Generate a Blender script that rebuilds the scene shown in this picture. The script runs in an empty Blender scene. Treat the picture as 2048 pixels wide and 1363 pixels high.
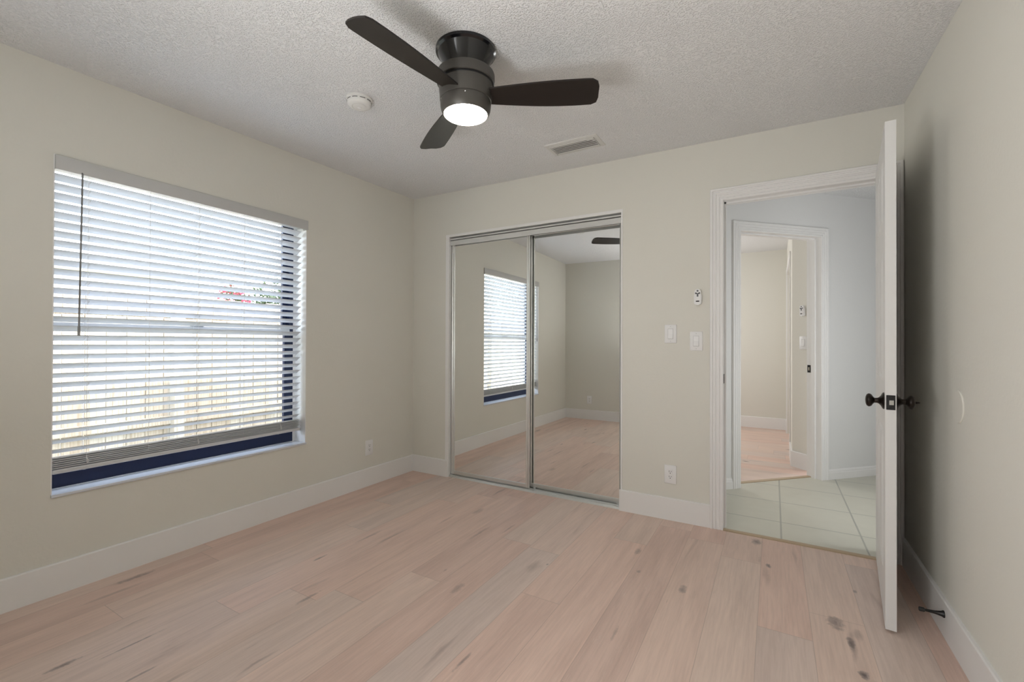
import bpy, bmesh, math, random
from mathutils import Vector, Matrix
random.seed(7)
SC = bpy.context.scene
COL = SC.collection
PI = math.pi

# ---------------------------------------------------------------- camera, sky, sun, exposure
cd = bpy.data.cameras.new('camera'); cam = bpy.data.objects.new('camera', cd); COL.objects.link(cam)
cd.sensor_fit = 'HORIZONTAL'; cd.sensor_width = 36.0; cd.lens = 898.41 * 36.0 / 2048.0
cd.clip_start = 0.05; cd.clip_end = 200
_R = Vector((0.86404372, 0.50340391, 0.0035996)); _U = Vector((-2.6363e-04, -6.69787e-03, 0.999977534)); _F = Vector((-0.50341671, 0.86402526, 0.00565454))
cam.matrix_world = Matrix(((_R.x, _U.x, -_F.x, 2.81073), (_R.y, _U.y, -_F.y, -3.05446), (_R.z, _U.z, -_F.z, 1.14188), (0, 0, 0, 1)))
SC.camera = cam

vs = SC.view_settings
vs.view_transform = 'Standard'; vs.look = 'None'; vs.gamma = 1.0; vs.use_curve_mapping = False
vs.exposure = -0.02

w = bpy.data.worlds.new('sky'); SC.world = w; w.use_nodes = True
nt = w.node_tree; nt.nodes.clear()
wo = nt.nodes.new('ShaderNodeOutputWorld'); wb = nt.nodes.new('ShaderNodeBackground')
sk = nt.nodes.new('ShaderNodeTexSky'); sk.sky_type = 'NISHITA'; sk.sun_disc = False
sk.sun_elevation = math.radians(51); sk.sun_rotation = math.radians(80); sk.air_density = 1.0; sk.dust_density = 2.0
hs = nt.nodes.new('ShaderNodeHueSaturation'); hs.inputs['Saturation'].default_value = 0.45
nt.links.new(sk.outputs[0], hs.inputs['Color']); nt.links.new(hs.outputs[0], wb.inputs[0]); nt.links.new(wb.outputs[0], wo.inputs[0])
wb.inputs[1].default_value = 2.7

sd = bpy.data.lights.new('sun', 'SUN'); sd.energy = 7.0; sd.angle = math.radians(0.6); sd.color = (1, .96, .9)
sun = bpy.data.objects.new('sun', sd); COL.objects.link(sun)
_dirn = Vector((-math.cos(math.radians(51)), 0.10, -math.sin(math.radians(51))))
sun.rotation_euler = _dirn.to_track_quat('-Z', 'Y').to_euler()

def area(name, loc, direction, sx, sy, power, color=(1, 1, 1), portal=False):
    d = bpy.data.lights.new(name, 'AREA'); d.shape = 'RECTANGLE'; d.size = sx; d.size_y = sy; d.energy = power; d.color = color
    if portal: d.cycles.is_portal = True
    o = bpy.data.objects.new(name, d); COL.objects.link(o); o.location = loc
    o.rotation_euler = Vector(direction).to_track_quat('-Z', 'Y').to_euler()
    return o
area('window_portal', (-0.19, -1.709, 1.22), (1, 0, 0), 1.6, 1.28, 1, portal=True)
# fill lamps added out of view to brighten bedroom, hall and far bedroom
area('rear_fill', (1.80, -3.22, 1.25), (.80, .62, .42), .6, 1.4, 29, (.985, .99, 1))  # added behind the camera to lift the right and back walls
area('ceiling_fill', (1.66, -3.00, .95), (-.05, .25, 1), .4, .3, 8.0, (.97, .985, 1))  # added fill aimed upward to brighten the ceiling
area('hall_fill', (3.80, .17, 1.15), (-.75, .66, 0), .6, 1.4, 14.0, (.96, .98, 1))  # added, hidden behind the bedroom wall, to brighten the angled hall wall
area('far_bedroom_fill', (1.1, 2.75, 1.5), (1, .05, 0), 1.2, 1.2, 21, (1, .99, .98))  # added fill, stands in for a window that is not built

# ---------------------------------------------------------------- dimensions
W, D = 3.400, 3.279
HX, HY = -0.0113, -0.0165
def zc(x, y): return 2.44 + HX * x - HY * y
BH, BT = 0.1426, 0.014

# ---------------------------------------------------------------- materials
MATS = {}
def mat(name, color, rough=.5, metal=0., bump=None, spec=.5, emit=None, estr=0, coat=0):
    m = bpy.data.materials.new(name); m.use_nodes = True; MATS[name] = m
    n = m.node_tree; b = n.nodes['Principled BSDF']
    b.inputs['Base Color'].default_value = (*color, 1); b.inputs['Roughness'].default_value = rough
    b.inputs['Metallic'].default_value = metal; b.inputs['Specular IOR Level'].default_value = spec
    b.inputs['Coat Weight'].default_value = coat
    if emit: b.inputs['Emission Color'].default_value = (*emit, 1); b.inputs['Emission Strength'].default_value = estr
    tc = n.nodes.new('ShaderNodeTexCoord'); no = n.nodes.new('ShaderNodeTexNoise')
    sc, st, dist = bump or (60, .05, .001)
    no.inputs['Scale'].default_value = sc; no.inputs['Detail'].default_value = 3
    bp = n.nodes.new('ShaderNodeBump'); bp.inputs['Strength'].default_value = st; bp.inputs['Distance'].default_value = dist
    n.links.new(tc.outputs['Object'], no.inputs['Vector']); n.links.new(no.outputs['Fac'], bp.inputs['Height']); n.links.new(bp.outputs[0], b.inputs['Normal'])
    return m
M_wall = mat('cream_wall_paint', (.785, .768, .700), .75, bump=(70, .25, .0025), spec=.25)
M_hallwall = mat('cool_white_hall_paint', (.81, .81, .80), .75, bump=(70, .25, .0025), spec=.25)
M_trim = mat('white_trim_paint', (.88, .87, .855), .42, bump=(25, .05, .001))
M_door = mat('white_door_paint', (.78, .775, .765), .40, bump=(30, .06, .001))
M_plate = mat('white_plastic', (.87, .865, .86), .35)
M_detector = mat('detector_plastic', (.80, .79, .76), .45)
M_dark = mat('dark_slot', (.015, .015, .015), .5)
M_greyink = mat('grey_button', (.10, .10, .11), .5)
M_bronze = mat('oil_rubbed_bronze', (.020, .014, .011), .32, metal=.6, bump=(90, .1, .001))
M_black = mat('black_metal', (.006, .006, .007), .38)
M_fan = mat('brushed_dark_bronze_fan_paint', (.085, .079, .070), .42, metal=.35)
M_canopy = mat('glossy_black_canopy', (.006, .006, .008), .16, spec=.6)
M_blade = mat('dark_blade_finish', (.014, .010, .008), .42, spec=.4, bump=(20, .1, .001))
M_lens = mat('lit_frosted_lens', (1, .97, .9), .4, emit=(1, .93, .83), estr=25)
M_alu = mat('brushed_aluminium', (.70, .71, .69), .33, metal=.75)
M_track = mat('white_enamel_track', (.66, .66, .645), .38, metal=.1)
M_chrome = mat('chrome_bolt', (.75, .75, .74), .15, metal=1)
M_mirror = mat('mirror_glass', (.93, .945, .935), .0, metal=1, bump=(1, 0, 0))
M_slat = mat('white_vinyl_slat', (.70, .71, .73), .38)
M_valance = mat('white_vinyl_valance', (.60, .60, .59), .4)
M_wand = mat('smoky_clear_plastic', (.25, .25, .25), .25)
M_cord = mat('white_cord', (.82, .83, .84), .7)
M_frame = mat('navy_bronze_window_frame', (.012, .022, .065), .35, metal=.3)
M_rail = mat('pale_sash_rail', (.62, .63, .65), .35)
M_sill = mat('white_marble_sill', (.72, .75, .80), .25, bump=(12, .1, .001))
M_vent = mat('vent_enamel', (.74, .73, .70), .45)
M_brass = mat('threshold_oak', (.50, .38, .25), .45)
M_ext = mat('outside_stucco', (.72, .69, .62), .9)
M_roof = mat('shingle', (.35, .34, .33), .9)
M_blossom = mat('pink_blossom', (.75, .12, .20), .7)
M_bark = mat('grey_bark', (.25, .2, .16), .9)

# slats let some daylight through
def translucent(m, fac, col):
    n = m.node_tree; b = n.nodes['Principled BSDF']; out = [x for x in n.nodes if x.type == 'OUTPUT_MATERIAL'][0]
    t = n.nodes.new('ShaderNodeBsdfTranslucent'); t.inputs['Color'].default_value = (*col, 1)
    mx = n.nodes.new('ShaderNodeMixShader'); mx.inputs[0].default_value = fac
    n.links.new(b.outputs[0], mx.inputs[1]); n.links.new(t.outputs[0], mx.inputs[2]); n.links.new(mx.outputs[0], out.inputs[0])
translucent(M_slat, .04, (.85, .89, .97))
M_leaf = mat('green_leaf', (.055, .075, .04), .6); translucent(M_leaf, .2, (.10, .15, .06))

def glass_mat():
    m = bpy.data.materials.new('window_glass'); m.use_nodes = True; n = m.node_tree; n.nodes.clear()
    o = n.nodes.new('ShaderNodeOutputMaterial'); t = n.nodes.new('ShaderNodeBsdfTransparent'); g = n.nodes.new('ShaderNodeBsdfGlossy')
    g.inputs['Roughness'].default_value = 0.0; t.inputs[0].default_value = (.95, .97, .97, 1)
    f = n.nodes.new('ShaderNodeFresnel'); f.inputs[0].default_value = 1.35
    mx = n.nodes.new('ShaderNodeMixShader')
    ge = n.nodes.new('ShaderNodeNewGeometry'); sb = n.nodes.new('ShaderNodeMath'); sb.operation = 'SUBTRACT'; sb.inputs[0].default_value = 1.0; n.links.new(ge.outputs['Backfacing'], sb.inputs[1])
    ml = n.nodes.new('ShaderNodeMath'); ml.operation = 'MULTIPLY'; n.links.new(f.outputs[0], ml.inputs[0]); n.links.new(sb.outputs[0], ml.inputs[1])
    n.links.new(ml.outputs[0], mx.inputs[0]); n.links.new(t.outputs[0], mx.inputs[1]); n.links.new(g.outputs[0], mx.inputs[2]); n.links.new(mx.outputs[0], o.inputs[0])
    return m
M_glass = glass_mat()

# small helpers for node maths
class NB:
    def __init__(s, m): s.m = m; s.n = m.node_tree; s.b = s.n.nodes['Principled BSDF']
    def new(s, t, **k):
        x = s.n.nodes.new(t)
        for a, v in k.items(): setattr(x, a, v)
        return x
    def put(s, sock, v):
        if isinstance(v, bpy.types.NodeSocket): s.n.links.new(v, sock)
        else: sock.default_value = v
    def math(s, op, a, b=0.0, c=0.0):
        x = s.new('ShaderNodeMath', operation=op); s.put(x.inputs[0], a); s.put(x.inputs[1], b); s.put(x.inputs[2], c); return x.outputs[0]
    def comb(s, x, y, z):
        c = s.new('ShaderNodeCombineXYZ'); s.put(c.inputs[0], x); s.put(c.inputs[1], y); s.put(c.inputs[2], z); return c.outputs[0]
    def noise(s, vec, scale, detail=3, rough=.5, dist=0):
        x = s.new('ShaderNodeTexNoise'); s.put(x.inputs['Vector'], vec); x.inputs['Scale'].default_value = scale
        x.inputs['Detail'].default_value = detail; x.inputs['Roughness'].default_value = rough; x.inputs['Distortion'].default_value = dist; return x.outputs['Fac']
    def white(s, vec):
        x = s.new('ShaderNodeTexWhiteNoise', noise_dimensions='3D'); s.put(x.inputs['Vector'], vec); return x
    def ramp(s, fac, stops):
        x = s.new('ShaderNodeValToRGB'); s.put(x.inputs[0], fac); e = x.color_ramp.elements
        while len(e) < len(stops): e.new(.5)
        for q, (p, c) in zip(e, stops): q.position = p; q.color = (*c, 1) if len(c) == 3 else c
        return x.outputs[0]
    def mix(s, fac, a, b, mode='MIX'):
        x = s.new('ShaderNodeMix', data_type='RGBA', blend_type=mode); s.put(x.inputs[0], fac)
        for sock, v in ((x.inputs[6], a), (x.inputs[7], b)):
            if isinstance(v, tuple): v = (*v, 1) if len(v) == 3 else v
            s.put(sock, v)
        return x.outputs[2]

# dark knots and mineral streaks of the planks: x, y, half width, half length, strength
KNOTS = [(2.444, -.839, .020, .045, .60), (3.032, -.783, .034, .060, .70), (3.067, -.905, .014, .055, .85), (3.082, -1.092, .017, .032, .95), (2.725, -.088, .032, .050, .70),
         (2.788, -.378, .014, .026, .90), (2.165, -.559, .018, .052, .50), (2.224, -.776, .012, .020, .45), (1.845, -1.742, .008, .060, .60), (1.537, -1.365, .022, .060, .40),
         (2.269, -1.307, .008, .075, .35), (.728, -1.498, .010, .045, .60), (.130, -2.083, .020, .090, .60), (.641, -2.475, .014, .060, .70), (.715, -2.300, .006, .110, .60),
         (1.007, -1.769, .012, .070, .50), (.928, -2.356, .008, .060, .55), (3.136, -.449, .010, .022, .55), (2.13, -1.75, .010, .014, .4), (1.799, -.945, .008, .012, .6)]
def wood_floor(name, along_y=True):
    m = mat(name, (.5, .4, .3), .38, spec=.45); q = NB(m)
    tc = q.new('ShaderNodeTexCoord'); sp = q.new('ShaderNodeSeparateXYZ'); q.n.links.new(tc.outputs['Object'], sp.inputs[0])
    X, Y = (sp.outputs[0], sp.outputs[1]) if along_y else (sp.outputs[1], sp.outputs[0])
    PW, PL = .1885, 1.52
    u = q.math('DIVIDE', q.math('SUBTRACT', X, 1.622), PW)
    ix = q.math('FLOOR', u); fu = q.math('SUBTRACT', u, ix)
    r1 = q.white(q.comb(ix, 3.7, 0)).outputs['Value']
    v = q.math('ADD', q.math('DIVIDE', Y, PL), q.math('MULTIPLY', r1, 1.0))
    iy = q.math('FLOOR', v); fv = q.math('SUBTRACT', v, iy)
    rr = q.white(q.comb(ix, iy, 1.3)); rnd = rr.outputs['Value']
    off = q.math('MULTIPLY', rnd, 37.0)
    # grain
    g1 = q.noise(q.comb(q.math('MULTIPLY', X, 9.0), q.math('MULTIPLY', Y, .9), off), 1.0, 5, .55, 1.2)
    g2 = q.noise(q.comb(q.math('MULTIPLY', X, 110.0), q.math('MULTIPLY', Y, 5.0), off), 1.0, 3, .6, .3)
    g3 = q.noise(q.comb(q.math('MULTIPLY', X, 2.2), q.math('MULTIPLY', Y, .6), off), 1.0, 2, .5)
    tone = q.ramp(rnd, [(0, (.730, .525, .450)), (.3, (.840, .595, .500)), (.6, (.810, .650, .560)), (.8, (.730, .610, .555)), (1, (.850, .655, .560))])
    c = q.mix(q.math('MULTIPLY', g1, .42), tone, (.83, .70, .60), 'MIX')
    dk = q.ramp(g1, [(.30, (0, 0, 0)), (.62, (1, 1, 1))])
    c = q.mix(.15, c, q.mix(1.0, c, dk, 'MULTIPLY'))
    c = q.mix(q.ramp(g1, [(.20, (.6, .6, .6)), (.33, (0, 0, 0))]), c, (.30, .22, .20))
    c = q.mix(q.math('MULTIPLY', q.ramp(g2, [(.35, (1, 1, 1)), (.6, (0, 0, 0))]), .16), c, (.28, .20, .16))
    c = q.mix(q.math('MULTIPLY', g3, .30), c, (.84, .58, .47))
    # sparse dark knots, stretched along the plank
    vo = q.new('ShaderNodeTexVoronoi', feature='F1'); vo.inputs['Scale'].default_value = 1.0
    wob = q.noise(q.comb(q.math('MULTIPLY', X, 14.0), q.math('MULTIPLY', Y, 6.0), off), 1.0, 4, .6)
    kx = q.math('ADD', q.math('MULTIPLY', X, 6.0), q.math('MULTIPLY', wob, .42)); ky = q.math('ADD', q.math('MULTIPLY', Y, 2.8), q.math('MULTIPLY', wob, .36))
    q.put(vo.inputs['Vector'], q.comb(kx, ky, off))
    ksize = q.math('MULTIPLY', q.math('POWER', q.white(vo.outputs['Color']).outputs['Value'], 5.0), .26)
    kn = q.math('SUBTRACT', 1.0, q.math('DIVIDE', vo.outputs['Distance'], q.math('ADD', ksize, .012)))
    kn = q.ramp(kn, [(0.0, (0, 0, 0)), (.55, (.75, .75, .75)), (1, (1, 1, 1))])
    c = q.mix(q.math('MULTIPLY', kn, .35 if along_y else .85), c, (.13, .095, .085))
    # short dark checks along the grain
    vc = q.new('ShaderNodeTexVoronoi', feature='F1'); vc.inputs['Scale'].default_value = 1.0
    q.put(vc.inputs['Vector'], q.comb(q.math('ADD', q.math('MULTIPLY', X, 19.0), q.math('MULTIPLY', wob, .9)), q.math('MULTIPLY', Y, 2.1), off))
    cs = q.math('MULTIPLY', q.math('POWER', q.white(vc.outputs['Color']).outputs['Value'], 7.0), .34)
    ck = q.ramp(q.math('SUBTRACT', 1.0, q.math('DIVIDE', vc.outputs['Distance'], q.math('ADD', cs, .01))), [(0, (0, 0, 0)), (.8, (1, 1, 1))])
    c = q.mix(q.math('MULTIPLY', ck, .5), c, (.24, .17, .155))
    if along_y:
        wx = q.math('MULTIPLY', q.math('SUBTRACT', q.noise(tc.outputs['Object'], 38, 4, .65), .5), 1.5)
        tot = None
        for kx_, ky_, a_, b_, st_ in KNOTS:
            dx = q.math('DIVIDE', q.math('SUBTRACT', X, kx_), a_); dy = q.math('DIVIDE', q.math('SUBTRACT', Y, ky_), b_)
            dd = q.math('ADD', q.math('SQRT', q.math('ADD', q.math('MULTIPLY', dx, dx), q.math('MULTIPLY', dy, dy))), wx)
            kk = q.math('MULTIPLY', q.ramp(q.math('SUBTRACT', 1.0, dd), [(0, (0, 0, 0)), (.45, (.65, .65, .65)), (1, (1, 1, 1))]), st_)
            tot = kk if tot is None else q.math('MAXIMUM', tot, kk)
        c = q.mix(tot, c, (.12, .095, .095))
        lp_ = q.noise(q.comb(q.math('MULTIPLY', X, 230.0), q.math('MULTIPLY', Y, 16.0), off), 1.0, 2, .5)
        c = q.mix(q.math('MULTIPLY', q.ramp(lp_, [(.62, (0, 0, 0)), (.72, (1, 1, 1))]), .22), c, (.86, .74, .65))
    # seams
    def edge(f, wd): return q.math('LESS_THAN', q.math('MINIMUM', f, q.math('SUBTRACT', 1.0, f)), wd)
    sm = q.math('MAXIMUM', edge(fu, .006), edge(fv, .0009))
    c = q.mix(q.math('MULTIPLY', sm, .30), c, (.20, .14, .11))
    q.put(q.b.inputs['Base Color'], c)
    q.put(q.b.inputs['Roughness'], q.math('ADD', .36, q.math('MULTIPLY', g2, .14)))
    bp = [x for x in q.n.nodes if x.type == 'BUMP'][0]
    q.put(bp.inputs['Height'], q.math('SUBTRACT', g2, sm)); bp.inputs['Strength'].default_value = .12; bp.inputs['Distance'].default_value = .0015
    return m
M_floor = wood_floor('whitewashed_oak_planks')
M_floor2 = wood_floor('whitewashed_oak_planks_far_room', False)

def tile_mat():
    m = mat('cream_floor_tile', (.7, .7, .6), .34, spec=.4); q = NB(m)
    tc = q.new('ShaderNodeTexCoord'); sp = q.new('ShaderNodeSeparateXYZ'); q.n.links.new(tc.outputs['Object'], sp.inputs[0])
    u = q.math('DIVIDE', q.math('SUBTRACT', sp.outputs[0], 2.850), .411); v = q.math('DIVIDE', q.math('SUBTRACT', sp.outputs[1], .319), .4275)
    iu = q.math('FLOOR', u); iv = q.math('FLOOR', v); fu = q.math('SUBTRACT', u, iu); fv = q.math('SUBTRACT', v, iv)
    e = q.math('MINIMUM', q.math('MINIMUM', fu, q.math('SUBTRACT', 1.0, fu)), q.math('MINIMUM', fv, q.math('SUBTRACT', 1.0, fv)))
    gr = q.ramp(e, [(.008, (1, 1, 1)), (.013, (0, 0, 0))])
    n = q.noise(tc.outputs['Object'], 9, 4)
    c = q.mix(n, (.60, .59, .50), (.68, .67, .58))
    c = q.mix(q.math('MULTIPLY', q.white(q.comb(iu, iv, 0)).outputs['Value'], .25), c, (.66, .62, .52))
    c = q.mix(gr, c, (.42, .42, .37))
    q.put(q.b.inputs['Base Color'], c)
    bp = [x for x in q.n.nodes if x.type == 'BUMP'][0]; q.put(bp.inputs['Height'], q.math('SUBTRACT', 1.0, gr)); bp.inputs['Strength'].default_value = .4; bp.inputs['Distance'].default_value = .002
    return m
M_tile = tile_mat()

def popcorn():
    m = mat('popcorn_ceiling', (.92, .92, .92), .9, spec=.1); q = NB(m)
    tc = q.new('ShaderNodeTexCoord')
    a = q.noise(tc.outputs['Object'], 125, 2, .6); b2 = q.noise(tc.outputs['Object'], 260, 2, .5)
    h = q.math('ADD', q.ramp(a, [(.36, (0, 0, 0)), (.52, (1, 1, 1))]), q.math('MULTIPLY', b2, .5))
    bp = [x for x in q.n.nodes if x.type == 'BUMP'][0]; q.put(bp.inputs['Height'], h); bp.inputs['Strength'].default_value = .75; bp.inputs['Distance'].default_value = .0055
    return m
M_ceil = popcorn()

def fence_mat():
    m = mat('weathered_fence_boards', (.6, .5, .4), .85, spec=.2); q = NB(m)
    tc = q.new('ShaderNodeTexCoord'); sp = q.new('ShaderNodeSeparateXYZ'); q.n.links.new(tc.outputs['Object'], sp.inputs[0])
    i = q.math('FLOOR', q.math('DIVIDE', sp.outputs[1], .142)); r = q.white(q.comb(i, 0, 0)).outputs['Value']
    g = q.noise(q.comb(1.0, q.math('MULTIPLY', sp.outputs[1], 70), q.math('ADD', q.math('MULTIPLY', sp.outputs[2], 2.0), q.math('MULTIPLY', r, 30))), 1.0, 4, .6, .6)
    c = q.mix(r, (.40, .33, .26), (.46, .43, .38)); c = q.mix(q.ramp(g, [(.3, (.7, .7, .7)), (.55, (0, 0, 0))]), c, (.21, .16, .10))
    q.put(q.b.inputs['Base Color'], c); return m
M_fence = fence_mat()
def grass_mat():
    m = mat('lawn', (.2, .25, .1), .9, spec=.2); q = NB(m); tc = q.new('ShaderNodeTexCoord')
    q.put(q.b.inputs['Base Color'], q.mix(q.noise(tc.outputs['Object'], 14, 5), (.20, .21, .13), (.38, .37, .30))); return m
M_grass = grass_mat()

# ---------------------------------------------------------------- mesh helpers
def box(bm, x0, x1, y0, y1, z0, z1, bev=0, seg=2, M=None):
    g = bmesh.ops.create_cube(bm, size=1.0)['verts']
    for v in g:
        v.co = Vector(((x0 + x1) / 2 + v.co.x * (x1 - x0), (y0 + y1) / 2 + v.co.y * (y1 - y0), (z0 + z1) / 2 + v.co.z * (z1 - z0)))
        if M: v.co = M @ v.co
    if bev:
        ed = list({e for v in g for e in v.link_edges})
        bmesh.ops.bevel(bm, geom=ed, offset=bev, segments=seg, profile=.5, affect='EDGES')
def lathe(bm, prof, M=None, seg=48, cap0=True, cap1=True):
    rings = []
    for r, z in prof:
        ring = []
        for k in range(seg):
            a = 2 * PI * k / seg; c = Vector((r * math.cos(a), r * math.sin(a), z)); ring.append(bm.verts.new(M @ c if M else c))
        rings.append(ring)
    for A, B in zip(rings, rings[1:]):
        for k in range(seg): bm.faces.new((A[k], A[(k + 1) % seg], B[(k + 1) % seg], B[k]))
    if cap0: bm.faces.new(rings[0][::-1])
    if cap1: bm.faces.new(rings[-1])
def tube(bm, pts, r, seg=10):
    pts = [Vector(p) for p in pts]; rings = []
    for i, p in enumerate(pts):
        t = (pts[min(i + 1, len(pts) - 1)] - pts[max(i - 1, 0)]).normalized()
        a = t.orthogonal().normalized() if i == 0 else (a - t * a.dot(t)).normalized()
        b = t.cross(a); rr = r[i] if isinstance(r, (list, tuple)) else r
        rings.append([bm.verts.new(p + (a * math.cos(2 * PI * k / seg) + b * math.sin(2 * PI * k / seg)) * rr) for k in range(seg)])
    for A, B in zip(rings, rings[1:]):
        for k in range(seg): bm.faces.new((A[k], A[(k + 1) % seg], B[(k + 1) % seg], B[k]))
    bm.faces.new(rings[0][::-1]); bm.faces.new(rings[-1])
def prism(bm, poly, z0, z1, M=None):
    lo = [Vector((x, y, z0)) for x, y in poly]; hi = [Vector((x, y, z1)) for x, y in poly]
    if M: lo = [M @ v for v in lo]; hi = [M @ v for v in hi]
    lo = [bm.verts.new(v) for v in lo]; hi = [bm.verts.new(v) for v in hi]; n = len(poly)
    for k in range(n): bm.faces.new((lo[k], lo[(k + 1) % n], hi[(k + 1) % n], hi[k]))
    bm.faces.new(lo[::-1]); bm.faces.new(hi)
def extrude_profile(bm, prof, stations):
    """prof: closed loop of (a,b); stations: functions (a,b)->Vector"""
    rings = [[bm.verts.new(s(a, b)) for a, b in prof] for s in stations]; n = len(prof)
    for A, B in zip(rings, rings[1:]):
        for k in range(n): bm.faces.new((A[k], A[(k + 1) % n], B[(k + 1) % n], B[k]))
    bm.faces.new(rings[0][::-1]); bm.faces.new(rings[-1])
def BM(): return bmesh.new()
def obj(name, bm, m, parent=None, smooth=None):
    bmesh.ops.recalc_face_normals(bm, faces=bm.faces)
    me = bpy.data.meshes.new(name); bm.to_mesh(me); bm.free()
    o = bpy.data.objects.new(name, me); COL.objects.link(o); me.materials.append(m)
    if smooth is not None:
        for p in me.polygons: p.use_smooth = True
        try: me.set_sharp_from_angle(angle=math.radians(smooth))
        except Exception: pass
    if parent: o.parent = parent
    return o
def tag(o, label=None, cat=None, group=None, kind=None):
    if label: o['label'] = label
    if cat: o['category'] = cat
    if group: o['group'] = group
    if kind: o['kind'] = kind
    return o
def empty(name, loc, rot=(0, 0, 0), **k):
    o = bpy.data.objects.new(name, None); COL.objects.link(o); o.location = loc; o.rotation_euler = rot; o.empty_display_size = .05
    return tag(o, **k)
def boxo(name, dims, m, parent=None, bev=0, **k):
    b = BM(); box(b, *dims, bev=bev); o = obj(name, b, m, parent); tag(o, **k); return o
def struct(name, bm, m, label, cat): return tag(obj(name, bm, m), label, cat, kind='structure')

# ---------------------------------------------------------------- room shell
b = BM(); box(b, 0, W, -D, 0, -.12, 0); struct('floor', b, M_floor, 'bedroom floor of pale pinkish oak planks with dark knots', 'floor')
b = BM()
vt = [b.verts.new((x, y, z)) for z in (0, 1) for x, y in ((0, -D), (W, -D), (W, 0), (0, 0))]
for v in vt[:4]: v.co.z = zc(v.co.x, v.co.y)
for v in vt[4:]: v.co.z = 2.56
for f in ((3, 2, 1, 0), (4, 5, 6, 7), (0, 1, 5, 4), (1, 2, 6, 5), (2, 3, 7, 6), (3, 0, 4, 7)): b.faces.new([vt[i] for i in f])
struct('ceiling', b, M_ceil, 'bedroom ceiling with white popcorn texture holding the fan', 'ceiling')

WY0, WY1, WZ0, WZ1 = -2.349, -1.074, .440, 1.993
b = BM()
T = .20
box(b, -T, 0, -D - .15, WY0, -.12, 2.56); box(b, -T, 0, WY1, .12, -.12, 2.56); box(b, -T, 0, WY0, WY1, -.12, WZ0); box(b, -T, 0, WY0, WY1, WZ1, 2.56)
struct('wall_left', b, M_wall, 'cream wall on the left with the window in it', 'wall')
KX0, KX1, KZ = .403, 1.902, 2.052
DX0, DX1, DZ = 2.543, 3.318, 2.030
b = BM()
for x0, x1, z0, z1 in ((0, KX0, -.12, 2.56), (KX1, DX0 - .012, -.12, 2.56), (DX1 + .012, W, -.12, 2.56), (KX0, KX1, KZ, 2.56), (DX0 - .012, DX1 + .012, DZ + .012, 2.56)):
    box(b, x0, x1, 0, .12, z0, z1)
struct('wall_back', b, M_wall, 'cream wall at the back holding mirrored closet and doorway', 'wall')
b = BM(); box(b, W, W + .12, -D - .15, .12, -.12, 2.56)
struct('wall_right', b, M_wall, 'cream wall on the right behind the open door', 'wall')
b = BM(); box(b, 0, W, -D - .15, -D, -.12, 2.56)
struct('wall_rear', b, M_wall, 'cream wall opposite the closet, seen only in the mirrors', 'wall')

# baseboards with an eased top edge
def board(name, p0, p1, n, h, t, label, ends=(0, 0), m=None, prof=None):
    p0 = Vector((*p0, 0)); p1 = Vector((*p1, 0)); n = Vector((*n, 0)).normalized(); d = (p1 - p0).normalized()
    pr = prof or [(0, 0), (t, 0), (t, h - .004), (t - .004, h), (0, h)]
    b = BM()
    extrude_profile(b, pr, [lambda a, z: p0 + n * a + d * a * ends[0] + Vector((0, 0, z)), lambda a, z: p1 + n * a - d * a * ends[1] + Vector((0, 0, z))])
    return struct(name, b, m or M_trim, label, 'baseboard')
board('baseboard_left', (0, -D), (0, 0), (1, 0), BH, BT, 'tall white baseboard under the window wall', (1, 1))
board('baseboard_back', (0, 0), (KX0, 0), (0, -1), BH, BT, 'short white baseboard between room corner and mirrored closet', (1, 0))
board('baseboard_center', (KX1 - .008, 0), (2.468, 0), (0, -1), BH, BT, 'white baseboard between mirrored closet and doorway', (0, 0))
board('baseboard_right', (W, 0), (W, -D), (-1, 0), BH, BT, 'tall white baseboard behind the open door', (0, 1))
board('baseboard_rear', (W, -D), (0, -D), (0, 1), BH, BT, 'white baseboard reflected at the far end of the mirrors', (1, 1))

# fluted door casing with jamb
CAS = [(0, 0), (0, .010), (.004, .013), (.012, .013), (.015, .010), (.020, .010), (.023, .014), (.030, .014), (.033, .011), (.040, .011), (.043, .0155), (.050, .0155), (.053, .012), (.059, .012), (.062, .018), (.072, .018), (.076, .014), (.076, 0)]
def casing(bm, x0, x1, z1, f, wr=None, wl=None):
    pr = CAS
    sl = (wl or .076) / .076; sr = (wr or .076) / .076
    extrude_profile(bm, pr, [lambda a, d: f(x0 - a * sl, 0, d), lambda a, d: f(x0 - a * sl, z1 + a, d), lambda a, d: f(x1 + a * sr, z1 + a, d), lambda a, d: f(x1 + a * sr, 0, d)])
f_main = lambda x, z, d: Vector((x, -d, z))
tr = empty('trim_1', (DX0, 0, 0), label='white fluted casing around the doorway out of the bedroom', cat='door frame', kind='structure')
def part(name, bm, m, root, smooth=None):
    o = obj(name, bm, m, smooth=smooth); o.parent = root; o.matrix_parent_inverse = root.matrix_world.inverted() if False else Matrix.Translation(-Vector(root.location)) if root.rotation_euler[:] == (0, 0, 0) else (Matrix.Translation(root.location) @ root.rotation_euler.to_matrix().to_4x4()).inverted()
    return o
b = BM(); casing(b, DX0, DX1, DZ, f_main, wr=.078); part('casing', b, M_trim, tr)
b = BM()
box(b, DX0 - .012, DX0, -.001, .121, 0, DZ); box(b, DX1, DX1 + .012, -.001, .121, 0, DZ); box(b, DX0 - .012, DX1 + .012, -.001, .121, DZ, DZ + .012)
box(b, DX0, DX0 + .010, .040, .075, 0, DZ); box(b, DX1 - .010, DX1, .040, .075, 0, DZ); box(b, DX0, DX1, .040, .075, DZ - .010, DZ)
part('jamb', b, M_trim, tr)
b = BM(); box(b, DX0, DX0 + .0025, .002, .030, .900, .958, bev=.0008); box(b, DX0 + .0025, DX0 + .0028, .008, .022, .915, .943); part('strike_plate', b, M_black, tr)
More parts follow.
